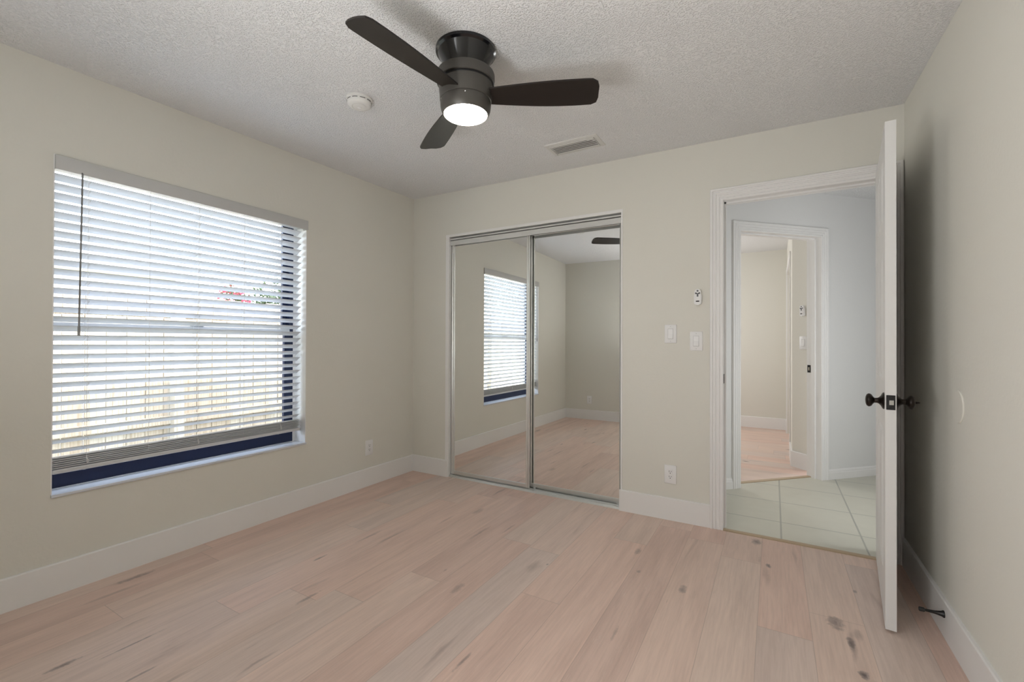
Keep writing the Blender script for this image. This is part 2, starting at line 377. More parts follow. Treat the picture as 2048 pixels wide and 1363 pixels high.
b = BM(); extrude_profile(b, [(0, 0), (0, .004), (.008, .007), (.030, .007), (.038, .001), (.038, 0)], [lambda a, z: Vector((DX0, -.016 + a * 1.0, z)), lambda a, z: Vector((DX1, -.016 + a * 1.0, z))])
tag(obj('trim_2', b, M_brass), 'thin oak threshold strip where planks meet hall tile', 'threshold', kind='structure')

# ---------------------------------------------------------------- hall and far room
zf = 2.42
PD = 1.615   # diagonal wall: y = x - PD
s2 = math.sqrt(.5)
def dg(s, n, z=0):  # s along the diagonal from the left jamb, n away from the hall
    return Vector((2.578 + s * s2 - n * s2, 2.578 - PD + s * s2 + n * s2, z))
b = BM(); prism(b, [(2.40, 0.005), (4.3, 0.005), (4.3, 4.3 - PD + .10), (2.40, 2.40 - PD + .17)], -.12, 0)
struct('floor_hall', b, M_tile, 'cream square tile floor of the hall beyond the doorway', 'floor')
b = BM(); prism(b, [(2.46, .12), (4.3, .12), (4.3, 4.3 - PD), (2.46, 2.46 - PD)], zf, 2.56)
struct('ceiling_hall', b, M_ceil, 'plain ceiling over the hall', 'ceiling')
SW = (3.152 - 2.578) / s2; DT = .13
b = BM()
def dgbox(bm, s0, s1, n0, n1, z0, z1):
    P = [dg(s0, n0), dg(s1, n0), dg(s1, n1), dg(s0, n1)]; prism(bm, [(p.x, p.y) for p in P], z0, z1)
HZ = 2.050
dgbox(b, -.20, -.010, 0, DT, -.12, 2.56); dgbox(b, SW + .010, 2.6, 0, DT, -.12, 2.56); dgbox(b, -.010, SW + .010, 0, DT, HZ + .010, 2.56)
struct('wall_hall_diagonal', b, M_hallwall, 'cool white angled hall wall with a second doorway', 'wall')
b = BM(); box(b, 2.34, 2.46, .12, .85, -.12, 2.56); struct('wall_hall_left', b, M_wall, 'end wall of the hall hidden behind the door casing', 'wall')
b = BM(); box(b, 4.3, 4.4, .0, 2.9, -.12, 2.56); struct('wall_hall_right', b, M_hallwall, 'far end wall of the hall, out of sight', 'wall')
b = BM(); box(b, W + .12, 4.4, .0, .12, -.12, 2.56); struct('wall_hall_front', b, M_hallwall, 'hall wall continuing right of the bedroom', 'wall')
t3 = empty('trim_3', tuple(dg(0, 0)), label='white moulded casing around the second doorway in the angled hall wall', cat='door frame', kind='structure')
b = BM(); casing(b, 0, SW, HZ, lambda s, z, d: dg(s, -d, z)); part('casing', b, M_trim, t3)
b = BM()
for s0, s1, n0, n1, z0, z1 in ((-.010, 0, 0, DT, 0, HZ), (SW, SW + .010, 0, DT, 0, HZ), (-.010, SW + .010, 0, DT, HZ, HZ + .010), (0, .010, .045, .08, 0, HZ), (SW - .010, SW, .045, .08, 0, HZ), (0, SW, .045, .08, HZ - .010, HZ)):
    dgbox(b, s0, s1, n0, n1, z0, z1)
part('jamb', b, M_trim, t3)
b = BM(); dgbox(b, SW - .0025, SW, .092, .122, .900, .965); part('strike_plate', b, M_black, t3)
b = BM(); dgbox(b, SW - .0032, SW - .0025, .100, .114, .918, .946); part('strike_hole', b, M_chrome, t3)
b = BM(); dgbox(b, 0, SW, .085, .125, 0, .005)
tag(obj('trim_4', b, M_brass), 'oak threshold strip under the second doorway', 'threshold', kind='structure')
SMALL = [(0, 0), (.013, 0), (.013, .055), (.009, .062), (.009, .070), (.004, .080), (0, .084)]
p0, p1 = dg(SW + .077, 0), dg(2.4, 0)
board('baseboard_hall_right', (p0.x, p0.y), (p1.x, p1.y), (s2, -s2), .08, .013, 'low moulded white baseboard right of the second doorway', prof=SMALL)
p0, p1 = dg(-.165, 0), dg(-.077, 0)
board('baseboard_hall_left', (p0.x, p0.y), (p1.x, p1.y), (s2, -s2), .08, .013, 'short low moulded baseboard left of the second doorway', prof=SMALL)
# far bedroom
b = BM(); prism(b, [(0.9, 3.98), (0.9, 0.85), (2.34, .85), (2.40, 2.40 - PD + .17), (4.2, 4.2 - PD + .17), (4.2, 3.98)], -.12, 0)
struct('floor_far_room', b, M_floor2, 'pinkish oak plank floor of the far bedroom', 'floor')
b = BM(); prism(b, [(0.9, 3.98), (0.9, .73), (2.2, .73), (3.9, 2.45), (3.9, 3.98)], 2.415, 2.56)
struct('ceiling_far_room', b, M_ceil, 'ceiling of the far bedroom', 'ceiling')
b = BM(); box(b, .78, 4.3, 3.98, 4.1, -.12, 2.56); struct('wall_far_room_back', b, M_wall, 'cream end wall of the far bedroom', 'wall')
b = BM(); box(b, .78, .9, .73, 3.98, -.12, 2.56); struct('wall_far_room_left', b, M_wall, 'left wall of the far bedroom, out of sight', 'wall')
b = BM(); box(b, .9, 2.34, .73, .85, -.12, 2.56); struct('wall_far_room_front', b, M_wall, 'near wall of the far bedroom, out of sight', 'wall')
# nib wall at a right angle to the diagonal, then the closet wall along Y
NX = 2.962
nibx, niby = NX, 4.884 - NX + .02
b = BM()
prism(b, [(3.100, 1.800), (NX, 1.800 + 3.100 - NX + .01), (NX, 2.42), (NX + .1, 2.42), (NX + .1, 2.03), (3.19, 1.89)], -.12, 2.56)
box(b, NX, NX + .1, 2.42, 3.72, 2.04, 2.56); box(b, NX, NX + .1, 3.72, 3.98, -.12, 2.56)
struct('wall_far_room_right', b, M_wall, 'cream wall stub behind the second doorway holding remote and switch', 'wall')
b = BM()
extrude_profile(b, [(0, 0), (.06, 0), (.06, .012), (.0, .012)], [lambda a, d: Vector((NX - d, 2.42 - a, 0)), lambda a, d: Vector((NX - d, 2.42 - a, 2.04 + a)), lambda a, d: Vector((NX - d, 3.72 + a, 2.04 + a)), lambda a, d: Vector((NX - d, 3.72 + a, 0))])
tag(obj('trim_5', b, M_trim), 'slim white casing seen edge-on in the far bedroom', 'door frame', kind='structure')
b = BM(); box(b, NX + .03, NX + .065, 2.42, 3.72, .01, 2.04)
tag(obj('door_2', b, M_door), 'closed white door seen edge-on in the far bedroom', 'door', kind='structure')
# baseboard on nib with turned end
b = BM()
pr = [(0, 0), (.014, 0), (.014, .141), (.010, .145), (0, .145)]
extrude_profile(b, pr, [lambda a, z: Vector((3.092 - a * .71, 1.808 - a * .71, z)), lambda a, z: Vector((NX - a, 1.808 + 3.092 - NX - a * .41, z)), lambda a, z: Vector((NX - a, 2.358, z))])
tag(obj('baseboard_far_nib', b, M_trim), 'white baseboard wrapping the wall stub behind the second doorway', 'baseboard', kind='structure')
board('baseboard_far_back', (.9, 3.98), (NX, 3.98), (0, -1), .15, .014, 'white baseboard along the end wall of the far bedroom')
board('baseboard_far_right', (NX, 3.98), (NX, 3.78), (-1, 0), .15, .014, 'tiny white baseboard return at the far bedroom corner')

# closet interior shell
b = BM(); box(b, .28, KX0, .12, .80, -.12, 2.56); box(b, KX1, KX1 + .12, .12, .75, -.12, 2.56); box(b, .28, KX1 + .12, .72 if False else .80, .92 if False else .88, -.12, 2.56)
struct('wall_closet', b, M_wall, 'closet interior walls hidden behind the mirrored doors', 'wall')
b = BM(); box(b, KX0, KX1, 0, .80, -.12, 0); struct('floor_closet', b, M_floor, 'closet floor under the mirrored doors', 'floor')
b = BM(); box(b, KX0, KX1, .12, .80, 2.30, 2.56); struct('ceiling_closet', b, M_ceil, 'closet ceiling hidden behind the mirrored doors', 'ceiling')
# closet trim: L edge around opening
b = BM()
extrude_profile(b, [(-.002, .0), (-.002, -.10), (.004, -.10), (.004, .004), (-.034, .005), (-.034, 0)], [
    lambda a, d: Vector((KX0 + a * .9, -d, 0)), lambda a, d: Vector((KX0 + a * .9, -d, KZ - a * .55)), lambda a, d: Vector((KX1 - a * .30, -d, KZ - a * .55)), lambda a, d: Vector((KX1 - a * .30, -d, 0))])
tag(obj('trim_6', b, M_trim), 'thin white edge trim around the mirrored closet opening', 'door frame', kind='structure')
b = BM()
zt = KZ - .014
box(b, KX0 + .006, KX1 - .006, .012, .018, zt - .058, zt, bev=.001); box(b, KX0 + .006, KX1 - .006, .018, .100, zt - .006, zt); box(b, KX0 + .006, KX1 - .006, .012, .0155, zt - .018, zt - .012)
box(b, KX0 + .006, KX1 - .006, .008, .014, zt - .006, zt, bev=.001); box(b, KX0 + .006, KX1 - .006, .052, .056, zt - .03, zt - .006)
tag(obj('trim_7', b, M_track), 'pale enamel top track across the mirrored closet', 'closet track', kind='structure')
b = BM()
extrude_profile(b, [(.004, 0), (.008, .014), (.022, .017), (.024, .008), (.030, .006), (.056, .006), (.058, .014), (.062, .014), (.064, .006), (.096, .006), (.098, .016), (.102, .016), (.102, 0)],
    [lambda a, z: Vector((KX0 + .004, a, z)), lambda a, z: Vector((KX1 - .004, a, z))])
tag(obj('trim_8', b, M_alu), 'aluminium floor track under the mirrored closet doors', 'closet track', kind='structure')

def mirror_door(x0, x1, y, label):
    r = empty('mirror_door', ((x0 + x1) / 2, y, .018), label=label, cat='mirror door', group='sliding mirrored closet doors')
    z0, z1 = .022, KZ - .045; sw = .026
    b = BM(); box(b, x0 + sw - .003, x1 - sw + .003, y + .002, y + .006, z0 + .02, z1 - .015); part('mirror_panel', b, M_mirror, r)
    for xa, lab in ((x0, 0), (x1 - sw, 1)):
        b = BM(); extrude_profile(b, [(0, .012), (0, -.004), (.003, -.006), (.009, -.002), (.017, -.002), (.023, -.006), (.026, -.004), (.026, .012)],
            [lambda a, d: Vector((xa + a, y + d, z0)), lambda a, d: Vector((xa + a, y + d, z1))])
        part('stile', b, M_alu, r)
    b = BM(); box(b, x0 + sw, x1 - sw, y - .004, y + .012, z0, z0 + .028, bev=.0015); part('bottom_rail', b, M_alu, r)
    b = BM(); box(b, x0 + sw, x1 - sw, y - .004, y + .012, z1 - .02, z1, bev=.0015); part('top_rail', b, M_alu, r)
    return r
mirror_door(KX0 + .012, 1.170, .032, 'left mirrored sliding closet door, overlapping in front of the other')
r = mirror_door(1.142, KX1 - .006, .072, 'right mirrored sliding closet door, running behind the other')
for xx in (1.20, 1.862):
    b = BM(); lathe(b, [(.003, -.006), (.010, -.006), (.010, .006), (.003, .006)], Matrix.Translation((xx, .072, .018)) @ Matrix.Rotation(PI / 2, 4, 'X'), 20); part('roller', b, M_track, r, 30)

# ---------------------------------------------------------------- main door, swung open beside the right wall
hx, hy, ang, dw, dt, dh = 3.316, -.010, .115, .752, .035, 2.035
door = empty('door_1', (hx, hy, .012), (0, 0, -ang), label='white panelled bedroom door standing open beside the right wall', cat='door', kind='structure')
# local: -Y runs to the free edge, -X is the hall-side face
b = BM(); box(b, -dt, 0, -dw, 0, 0, dh - .012)
for side in (-1, 1):
    xf = -dt if side < 0 else 0
    for z0, z1 in ((.20, .78), (.98, 1.52), (1.64, 1.90)):
        for y0, y1 in ((-dw + .11, -dw / 2 - .055), (-dw / 2 + .055, -.11)):
            o1 = xf + side * .0045
            P = [(y0, z0, xf), (y1, z0, xf), (y1, z1, xf), (y0, z1, xf)]
            def q(i, x): return [b.verts.new((x, yy, zz)) for yy, zz in ((y0 + i, z0 + i), (y1 - i, z0 + i), (y1 - i, z1 - i), (y0 + i, z1 - i))]
            A, B_, C_, D_ = q(0, xf), q(.012, o1), q(.024, xf + side * .0008), q(.045, o1)
            for U_, V_ in ((A, B_), (B_, C_), (C_, D_)):
                for k in range(4): b.faces.new((U_[k], U_[(k + 1) % 4], V_[(k + 1) % 4], V_[k]))
            b.faces.new(D_)
obj('door_leaf', b, M_door, door)
KZH = .901
KN = [(.034, 0), (.034, .003), (.031, .006), (.022, .010), (.014, .016), (.0105, .022), (.0105, .031), (.016, .036), (.0235, .040), (.027, .046), (.027, .051), (.023, .0565), (.014, .060), (.004, .0612)]
for side in (-1, 1):
    Mx = Matrix.Translation((-dt if side < 0 else 0, -dw + .060, KZH)) @ Matrix.Rotation(side * PI / 2, 4, 'Y')
    b = BM(); lathe(b, KN, Mx, 40)
    if side > 0: lathe(b, [(.005, .0602), (.0045, .064), (.0030, .069), (.0024, .073), (.001, .075)], Mx, 16)
    obj('door_knob', b, M_bronze, door, 40)['label'] = 'round dark bronze knob'
b = BM(); box(b, -dt + .0035, -.0035, -dw - .0025, -dw + .001, KZH - .029, KZH + .029, bev=.001)
for zz in (-.022, .022): lathe(b, [(.003, 0), (.0025, .001)], Matrix.Translation((-dt / 2, -dw - .0025, KZH + zz)) @ Matrix.Rotation(PI / 2, 4, 'X'), 12)
lp = obj('latch_plate', b, M_black, door)
b = BM(); extrude_profile(b, [(-.006, -.009), (.008, -.009), (.008, .009), (-.006, .009)], [lambda a, z: Vector((-dt / 2 + a, -dw - .002, KZH + z)), lambda a, z: Vector((-dt / 2 + a + .001, -dw - .009 - (a > 0) * -.005, KZH + z))])
obj('latch_bolt', b, M_chrome, lp)

# ---------------------------------------------------------------- window
win = empty('window_1', (-.125, (WY0 + WY1) / 2, WZ0), label='dark framed window behind the white blind', cat='window', kind='structure')
fx0, fx1 = -.165, -.115
b = BM()
SZ = .452
FY0, FY1 = WY0 + .010, WY1 - .052
box(b, fx0, fx1, WY0, FY0, SZ, WZ1); box(b, fx0, fx1, FY1, WY1 - .024, SZ, WZ1); box(b, fx0, fx1, FY0, FY1, SZ, SZ + .035); box(b, fx0, fx1, FY0, FY1, WZ1 - .018, WZ1)
part('window_frame', b, M_frame, win)
def sash(z0, z1, x, lo, hi):
    b = BM(); y0, y1 = FY0, FY1
    box(b, x, x + .022, y0, y0 + .020, z0, z1); box(b, x, x + .022, y1 - .036, y1, z0, z1)
    box(b, x, x + .022, y0 + .02, y1 - .036, z0, z0 + lo); box(b, x, x + .022, y0 + .02, y1 - .036, z1 - hi, z1)
    s = part('sash', b, M_frame, win)
    b = BM(); box(b, x + .009, x + .013, y0 + .02, y1 - .036, z0 + lo, z1 - hi); part('glass', b, M_glass, s if False else win)
    return s
sash(SZ + .035, 1.222, -.137, .046, .006); sash(1.222, WZ1 - .018, -.162, .004, .014)
b = BM(); box(b, -.150, -.108, FY0 + .001, FY1 - .001, 1.216, 1.236, bev=.002); part('meeting_rail', b, M_rail, win)
b = BM(); box(b, -.112, -.098, -1.745, -1.675, 1.236, 1.245, bev=.002); box(b, -.108, -.100, -1.725, -1.695, 1.245, 1.256, bev=.002); part('sash_latch', b, M_frame, win)
b = BM(); box(b, -.116, .010, WY0, WY1, SZ - .013, SZ, bev=.0025); part('window_sill', b, M_sill, win)
b = BM(); e = .004
box(b, -.115, -.0, WY1 - e, WY1 + .0, SZ, WZ1); box(b, -.165, -.115, WY1 - .024, WY1, SZ, WZ1); box(b, -.115, 0, WY0, WY0 + e, SZ, WZ1); box(b, -.115, 0, WY0 + e, WY1 - e, WZ1 - e, WZ1)
part('window_reveal', b, M_trim, win)

# ---------------------------------------------------------------- blind
BY0, BY1 = WY0 + .010, WY1 - .024
bl = empty('window_blind', (-.045, (BY0 + BY1) / 2, WZ1 - .01), label='white horizontal slat blind lowered over the window', cat='blind')
XC = -.048
th = math.radians(27.5)
b = BM()
def slat(bm, z, tilt, camber=.0028, wdt=.050, t=.0026):
    n = 6; top = []; 
    for k in range(n + 1):
        s = -wdt / 2 + wdt * k / n; c = camber * (1 - (2 * k / n - 1) ** 2)
        top.append((s, c))
    loop = [(s, c + t / 2) for s, c in top] + [(s, c - t / 2) for s, c in top[::-1]]
    ct, st_ = math.cos(tilt), math.sin(tilt)
    extrude_profile(bm, loop, [lambda a, c, yy=yy: Vector((XC + a * ct - c * st_, yy, z + a * st_ + c * ct)) for yy in (BY0, BY1)])
zs = [1.902 - .0436 * k for k in range(30)]
for z in zs: slat(b, z, th + random.uniform(-.03, .03))
part('slats', b, M_slat, bl, 30)
b = BM()
for k in range(6): slat(b, .5625 + k * .0092, .04 + .02 * (k % 2))
part('stacked_slats', b, M_slat, bl, 30)
b = BM(); box(b, XC - .026, XC + .026, BY0, BY1, .536, .557, bev=.006, seg=3); part('bottom_rail', b, M_slat, bl, 40)
b = BM(); box(b, XC - .028, XC + .028, BY0, BY1, 1.935, 1.985); part('headrail', b, M_valance, bl)
b = BM()
box(b, .004, .012, WY0 + .004, WY1 + .004, 1.925, 1.990, bev=.003); box(b, -.030, .004, WY0 + .004, WY0 + .010, 1.925, 1.990); box(b, -.030, .004, WY1 - .010, WY1 - .004, 1.925, 1.990)
part('valance', b, M_valance, bl, 40)
for yy in (-2.222, -1.743, -1.247):
    b = BM()
    for xx in (XC - .027, XC + .027): tube(b, [(xx, yy, 1.94), (xx, yy, .575)], .0008, 6)
    for z in zs:
        tube(b, [(XC - .026, yy, z - .012), (XC, yy, z - .003), (XC + .026, yy, z + .009)], .0008, 5)
        tube(b, [(XC + .024, yy - .002, z + .011), (XC + .029, yy + .006, z + .003), (XC + .030, yy + .003, z - .006)], .0011, 5)
    lathe(b, [(.007, -.004), (.007, .002), (.004, .005)], Matrix.Translation((XC, yy, .536)), 16)
    for k in range(3): tube(b, [(XC + .027, yy, .60), (XC + .034, yy + .004 * k, .59 - .008 * k), (XC + .030, yy + .002, .565)], .0012, 5)
    part('ladder_cord', b, M_cord, bl)
for yy in (-1.976, -1.489):
    b = BM(); tube(b, [(XC + .028, yy, 1.94), (XC + .028, yy, .575)], .0009, 6); part('lift_cord', b, M_cord, bl)
b = BM(); tube(b, [(.006, -2.255, 1.935), (.017, -2.255, 1.925), (.020, -2.256, 1.90), (.020, -2.264, 1.200)], .0038, 6); tube(b, [(.020, -2.264, 1.215), (.020, -2.2642, 1.171)], .0052, 8)
part('tilt_wand', b, M_wand, bl, 20)['label'] = 'smoky grey tilt wand'

# ---------------------------------------------------------------- ceiling fan
FX, FY = 1.670, -1.4975
zC = zc(FX, FY)
fan = empty('ceiling_fan', (FX, FY, zC), label='dark three-blade ceiling fan with lit round lamp', cat='ceiling fan')
T_ = Matrix.Translation((FX, FY, 0))
b = BM(); lathe(b, [(.1275, zC + .004), (.1290, zC - .006), (.1285, zC - .014), (.1220, zC - .018), (.119, zC - .020), (.113, zC - .032), (.100, zC - .055), (.088, zC - .085), (.080, zC - .110)], T_, 64)
part('canopy', b, M_canopy, fan, 25)
b = BM(); lathe(b, [(.050, 2.300), (.112, 2.298), (.1215, 2.292), (.1235, 2.285), (.1235, 2.252), (.1205, 2.250), (.1165, 2.2495), (.1165, 2.243), (.1150, 2.242), (.1135, 2.225), (.1095, 2.176), (.1075, 2.1745), (.05, 2.1735)], T_, 72)
mh = part('motor_housing', b, M_fan, fan, 25)
b = BM(); lathe(b, [(.1165, 2.2515), (.1168, 2.2505), (.1175, 2.2425), (.1166, 2.2415)], T_, 72, False, False)
part('housing_groove', b, M_black, fan, 25)
b = BM(); lathe(b, [(.104, 2.1735), (.1075, 2.1730), (.1082, 2.166), (.1075, 2.154), (.1050, 2.138), (.1005, 2.1255), (.0955, 2.1190), (.0935, 2.1185), (.0925, 2.1215)], T_, 72, True, False)
part('lamp_ring', b, M_fan, fan, 25)
b = BM(); R_ = .0928; lathe(b, [(R_, 2.1225)] + [(R_ * math.cos(t), 2.1225 - .021 * math.sin(t)) for t in [k * PI / 20 for k in range(1, 10)]] + [(.002, 2.1015)], T_, 56)
part('lamp_lens', b, M_lens, fan, 60)
for a in (5, -62):
    ar = math.radians(a - 60); b = BM(); lathe(b, [(.003, 0), (.003, .002), (.0015, .003)], T_ @ Matrix.Translation((.1085 * math.cos(ar), .1085 * math.sin(ar), 2.163)) @ Matrix.Rotation(ar, 4, 'Z') @ Matrix.Rotation(PI / 2, 4, 'Y'), 12)
    part('screw', b, M_chrome, fan)
def blade(ang):
    b = BM()
    st = []
    n = 22; r0, r1 = .085, .556
    for k in range(n + 1):
        t = k / n; r = r0 + (r1 - r0) * t
        lead = .046 + .034 * math.sin(min(1, t * 1.1) * PI * .58)    # curved edge
        trail = -.036 - .022 * math.sin(min(1, t * 1.25) * PI * .5)                          # straighter edge
        if t > .93:
            q = (t - .93) / .07; lead -= .012 * q ** 3; trail += .016 * q ** 2.5
        st.append((r, lead, trail))
    st.append((r1 + .007, .040, -.018))
    pitch = math.radians(-13)
    def pt(r, c, dz): 
        zr = 2.2 + c * math.sin(pitch) + dz; cc = c * math.cos(pitch)
        return T_ @ Vector((r * math.cos(ang) - cc * math.sin(ang), r * math.sin(ang) + cc * math.cos(ang), zr))
    th_ = .0035
    rings = [[b.verts.new(pt(r, l, th_)), b.verts.new(pt(r, (l + t) / 2, th_ + .002)), b.verts.new(pt(r, t, th_)), b.verts.new(pt(r, t, -th_)), b.verts.new(pt(r, (l + t) / 2, -th_ + .002)), b.verts.new(pt(r, l, -th_))] for r, l, t in st]
    for A, B in zip(rings, rings[1:]):
        for k in range(6): b.faces.new((A[k], A[(k + 1) % 6], B[(k + 1) % 6], B[k]))
    b.faces.new(rings[0]); b.faces.new(rings[-1][::-1])
    part('blade', b, M_blade, fan, 35)
for k in range(3): blade(math.radians(24.5 + 120 * k))

# ---------------------------------------------------------------- smoke detector
sx, sy = .958, -1.452; z0 = zc(sx, sy)
sdt = empty('smoke_detector', (sx, sy, z0), label='round white smoke detector on the ceiling', cat='smoke detector')
Ts = Matrix.Translation((sx, sy, 0))
b = BM(); lathe(b, [(.064, z0 + .003), (.066, z0 - .003), (.066, z0 - .009), (.062, z0 - .011)], Ts, 48); part('mounting_base', b, M_detector, sdt, 30)
b = BM(); lathe(b, [(.060, z0 - .010), (.061, z0 - .014), (.060, z0 - .030), (.057, z0 - .036), (.050, z0 - .041), (.036, z0 - .043), (.034, z0 - .041), (.033, z0 - .043), (.002, z0 - .045)], Ts, 48); part('cover', b, M_detector, sdt, 30)
b = BM()
for k in range(10):
    for j in range(5):
        a = 2 * PI * (k / 10) + j * .085
        box(b, -.0006, .0008, -.0030, .0030, -.0013, .0013, M=Ts @ Matrix.Translation((.0608 * math.cos(a), .0608 * math.sin(a), z0 - .020)) @ Matrix.Rotation(a, 4, 'Z'))
part('vent_slots', b, M_dark, sdt)
b = BM(); lathe(b, [(.010, z0 - .044), (.010, z0 - .046), (.008, z0 - .047)], Ts @ Matrix.Translation((-.006, .006, 0)), 24); part('test_button', b, M_plate, sdt, 30)

# ---------------------------------------------------------------- ceiling register
vx0, vx1, vy0, vy1 = 1.533, 1.886, -.466, -.283
vz = zc(1.71, -.37)
vent = empty('air_vent', ((vx0 + vx1) / 2, (vy0 + vy1) / 2, vz), label='white louvred air vent in the ceiling beyond the fan', cat='air vent')
b = BM()
def frm(z0, z1, ins0, ins1):
    o = [(vx0 + ins0, vy0 + ins0), (vx1 - ins0, vy0 + ins0), (vx1 - ins0, vy1 - ins0), (vx0 + ins0, vy1 - ins0)]
    i = [(vx0 + ins1, vy0 + ins1), (vx1 - ins1, vy0 + ins1), (vx1 - ins1, vy1 - ins1), (vx0 + ins1, vy1 - ins1)]
    O = [b.verts.new((x, y, z0)) for x, y in o]; I = [b.verts.new((x, y, z1)) for x, y in i]
    for k in range(4): b.faces.new((O[k], O[(k + 1) % 4], I[(k + 1) % 4], I[k]))
frm(vz + .001, vz - .006, 0, .004); frm(vz - .006, vz - .008, .004, .028); frm(vz - .008, vz + .002, .028, .029)
part('vent_frame', b, M_vent, vent)
b = BM(); box(b, vx0 + .02, vx1 - .02, vy0 + .02, vy1 - .02, vz - .0015, vz + .0005); part('vent_duct', b, M_dark, vent)
b = BM()
ys = [vy0 + .058 + .0205 * k for k in range(5)]
for y in ys:
    box(b, vx0 + .029, vx1 - .029, -.0072, .0072, -.0009, .0009, M=Matrix.Translation((0, y, vz - .010)) @ Matrix.Rotation(math.radians(12), 4, 'X'))
box(b, vx0 + .029, vx1 - .029, vy0 + .028, vy0 + .046, vz - .0105, vz - .0085)
for xx in (vx0 + .029, vx1 - .031): box(b, xx, xx + .002, vy0 + .029, vy1 - .029, vz - .015, vz - .002)
part('louvres', b, M_vent, vent)
b = BM(); box(b, vx1 - .027, vx1 - .022, vy0 + .05, vy0 + .056, vz - .016, vz - .008); part('damper_lever', b, M_vent, vent)

# ---------------------------------------------------------------- wall plates. frame: origin on the wall, u right, n out
def frame_m(origin, n):
    n = Vector(n).normalized(); up = Vector((0, 0, 1)); u = up.cross(n).normalized()   # u to the viewer's right when facing the wall
    return Matrix(((u.x, up.x, n.x, origin[0]), (u.y, up.y, n.y, origin[1]), (u.z, up.z, n.z, origin[2]), (0, 0, 0, 1)))
def fixture(name, origin, n, **k):
    Mx = frame_m(origin, n); o = bpy.data.objects.new(name, None); COL.objects.link(o); o.matrix_world = Mx; o.empty_display_size = .05
    return tag(o, **k)
def light_switch(origin, n, label, group=None):
    r = fixture('light_switch', origin, n, label=label, cat='light switch', group=group)
    b = BM(); box(b, -.0375, .0375, -.060, .060, -.001, .0055, bev=.0028); obj('wall_plate', b, M_plate, r, 40)
    b = BM(); box(b, -.0172, .0172, -.0340, .0340, .005, .0062); obj('switch_frame', b, M_valance, r)  # grey puts the shade of the crease around the rocker into the colour
    b = BM(); extrude_profile(b, [(-.0315, .0050), (-.0315, .0115), (-.028, .0120), (.0, .0072), (.0315, .0066), (.0315, .0050)], [lambda a, d: Vector((-.0150, a, d)), lambda a, d: Vector((.0150, a, d))])
    obj('rocker', b, M_plate, r)
    for z in (-.048, .048):
        b = BM(); lathe(b, [(.0024, .005), (.0024, .0062), (.001, .0066)], Matrix.Translation((0, z, 0)), 14); obj('screw', b, M_valance, r)
    return r
light_switch((2.2295, 0, 1.2085), (0, -1, 0), 'light switch further from the doorway, left and slightly higher', 'rocker switches beside the doorway')
light_switch((2.3860, 0, 1.1615), (0, -1, 0), 'light switch nearest the doorway, below the fan remote', 'rocker switches beside the doorway')
light_switch((3.046, 1.846, 1.158), (-1, -1, 0), 'light switch on the wall stub seen through both doorways')
def outlet(origin, n, label):
    r = fixture('power_outlet', origin, n, label=label, cat='outlet')
    b = BM(); box(b, -.0375, .0375, -.060, .060, -.001, .0055, bev=.0028); obj('wall_plate', b, M_plate, r, 40)
    b = BM(); box(b, -.0165, .0165, -.0335, .0335, .005, .0075, bev=.001); rc = obj('receptacle', b, M_plate, r)
    b = BM()
    for z in (-.0165, .0165):
        box(b, -.0075, -.0052, z - .001, z + .0085, .0072, .0079); box(b, .0052, .0075, z, z + .0075, .0072, .0079)
        lathe(b, [(.0027, .0072), (.0027, .0079)], Matrix.Translation((0, z - .0075, 0)), 14)
    obj('socket_slots', b, M_dark, rc)
    return r
outlet((2.2295, 0, .2945), (0, -1, 0), 'white power outlet above the baseboard between closet and doorway')
outlet((0, -.508, .303), (1, 0, 0), 'white power outlet on the window wall near the corner')
outlet((.398, -D, .294), (0, 1, 0), 'white power outlet visible only in the closet mirror')
def remote(origin, n, label):
    r = fixture('fan_remote', origin, n, label=label, cat='remote control')
    b = BM()
    def rr(wx, wz, rad):
        P = []
        for cx, cz, a0 in ((wx - rad, wz - rad, 0), (-wx + rad, wz - rad, PI / 2), (-wx + rad, -wz + rad, PI), (wx - rad, -wz + rad, 1.5 * PI)):
            for k in range(7): a = a0 + PI / 2 * k / 6; P.append((cx + rad * math.cos(a), cz + rad * math.sin(a)))
        return P
    prism(b, [(x, z - .012) for x, z in rr(.0225, .036, .014)], 0, .016); obj('wall_cradle', b, M_plate, r, 35)
    b = BM(); prism(b, rr(.0190, .0500, .018), .004, .0215); bd = obj('remote_body', b, M_plate, r, 35)
    b = BM(); lathe(b, [(.0055, .0213), (.0055, .0228)], Matrix.Translation((0, .038, 0)), 18)
    def petal(a):
        Mx = Matrix.Translation((0, .018, 0)) @ Matrix.Rotation(a, 4, 'Z'); prism(b, [(-.0030, 0), (.0030, 0), (.0052, .012), (.0035, .0165), (-.0035, .0165), (-.0052, .012)], .0213, .0226, Mx)
    for a in (math.radians(62), math.radians(-62), PI): petal(a)
    obj('buttons', b, M_greyink, bd)
    b = BM(); prism(b, [(x * .55, z * .09 - .0275) for x, z in rr(.0190, .0400, .012)], .0213, .0222); obj('badge', b, M_dark, bd)
    return r
remote((2.3960, 0, 1.440), (0, -1, 0), 'white fan remote in its wall cradle left of the doorway')
remote((3.0440, 1.848, 1.451), (-1, -1, 0), 'white fan remote on the wall stub seen through both doorways')

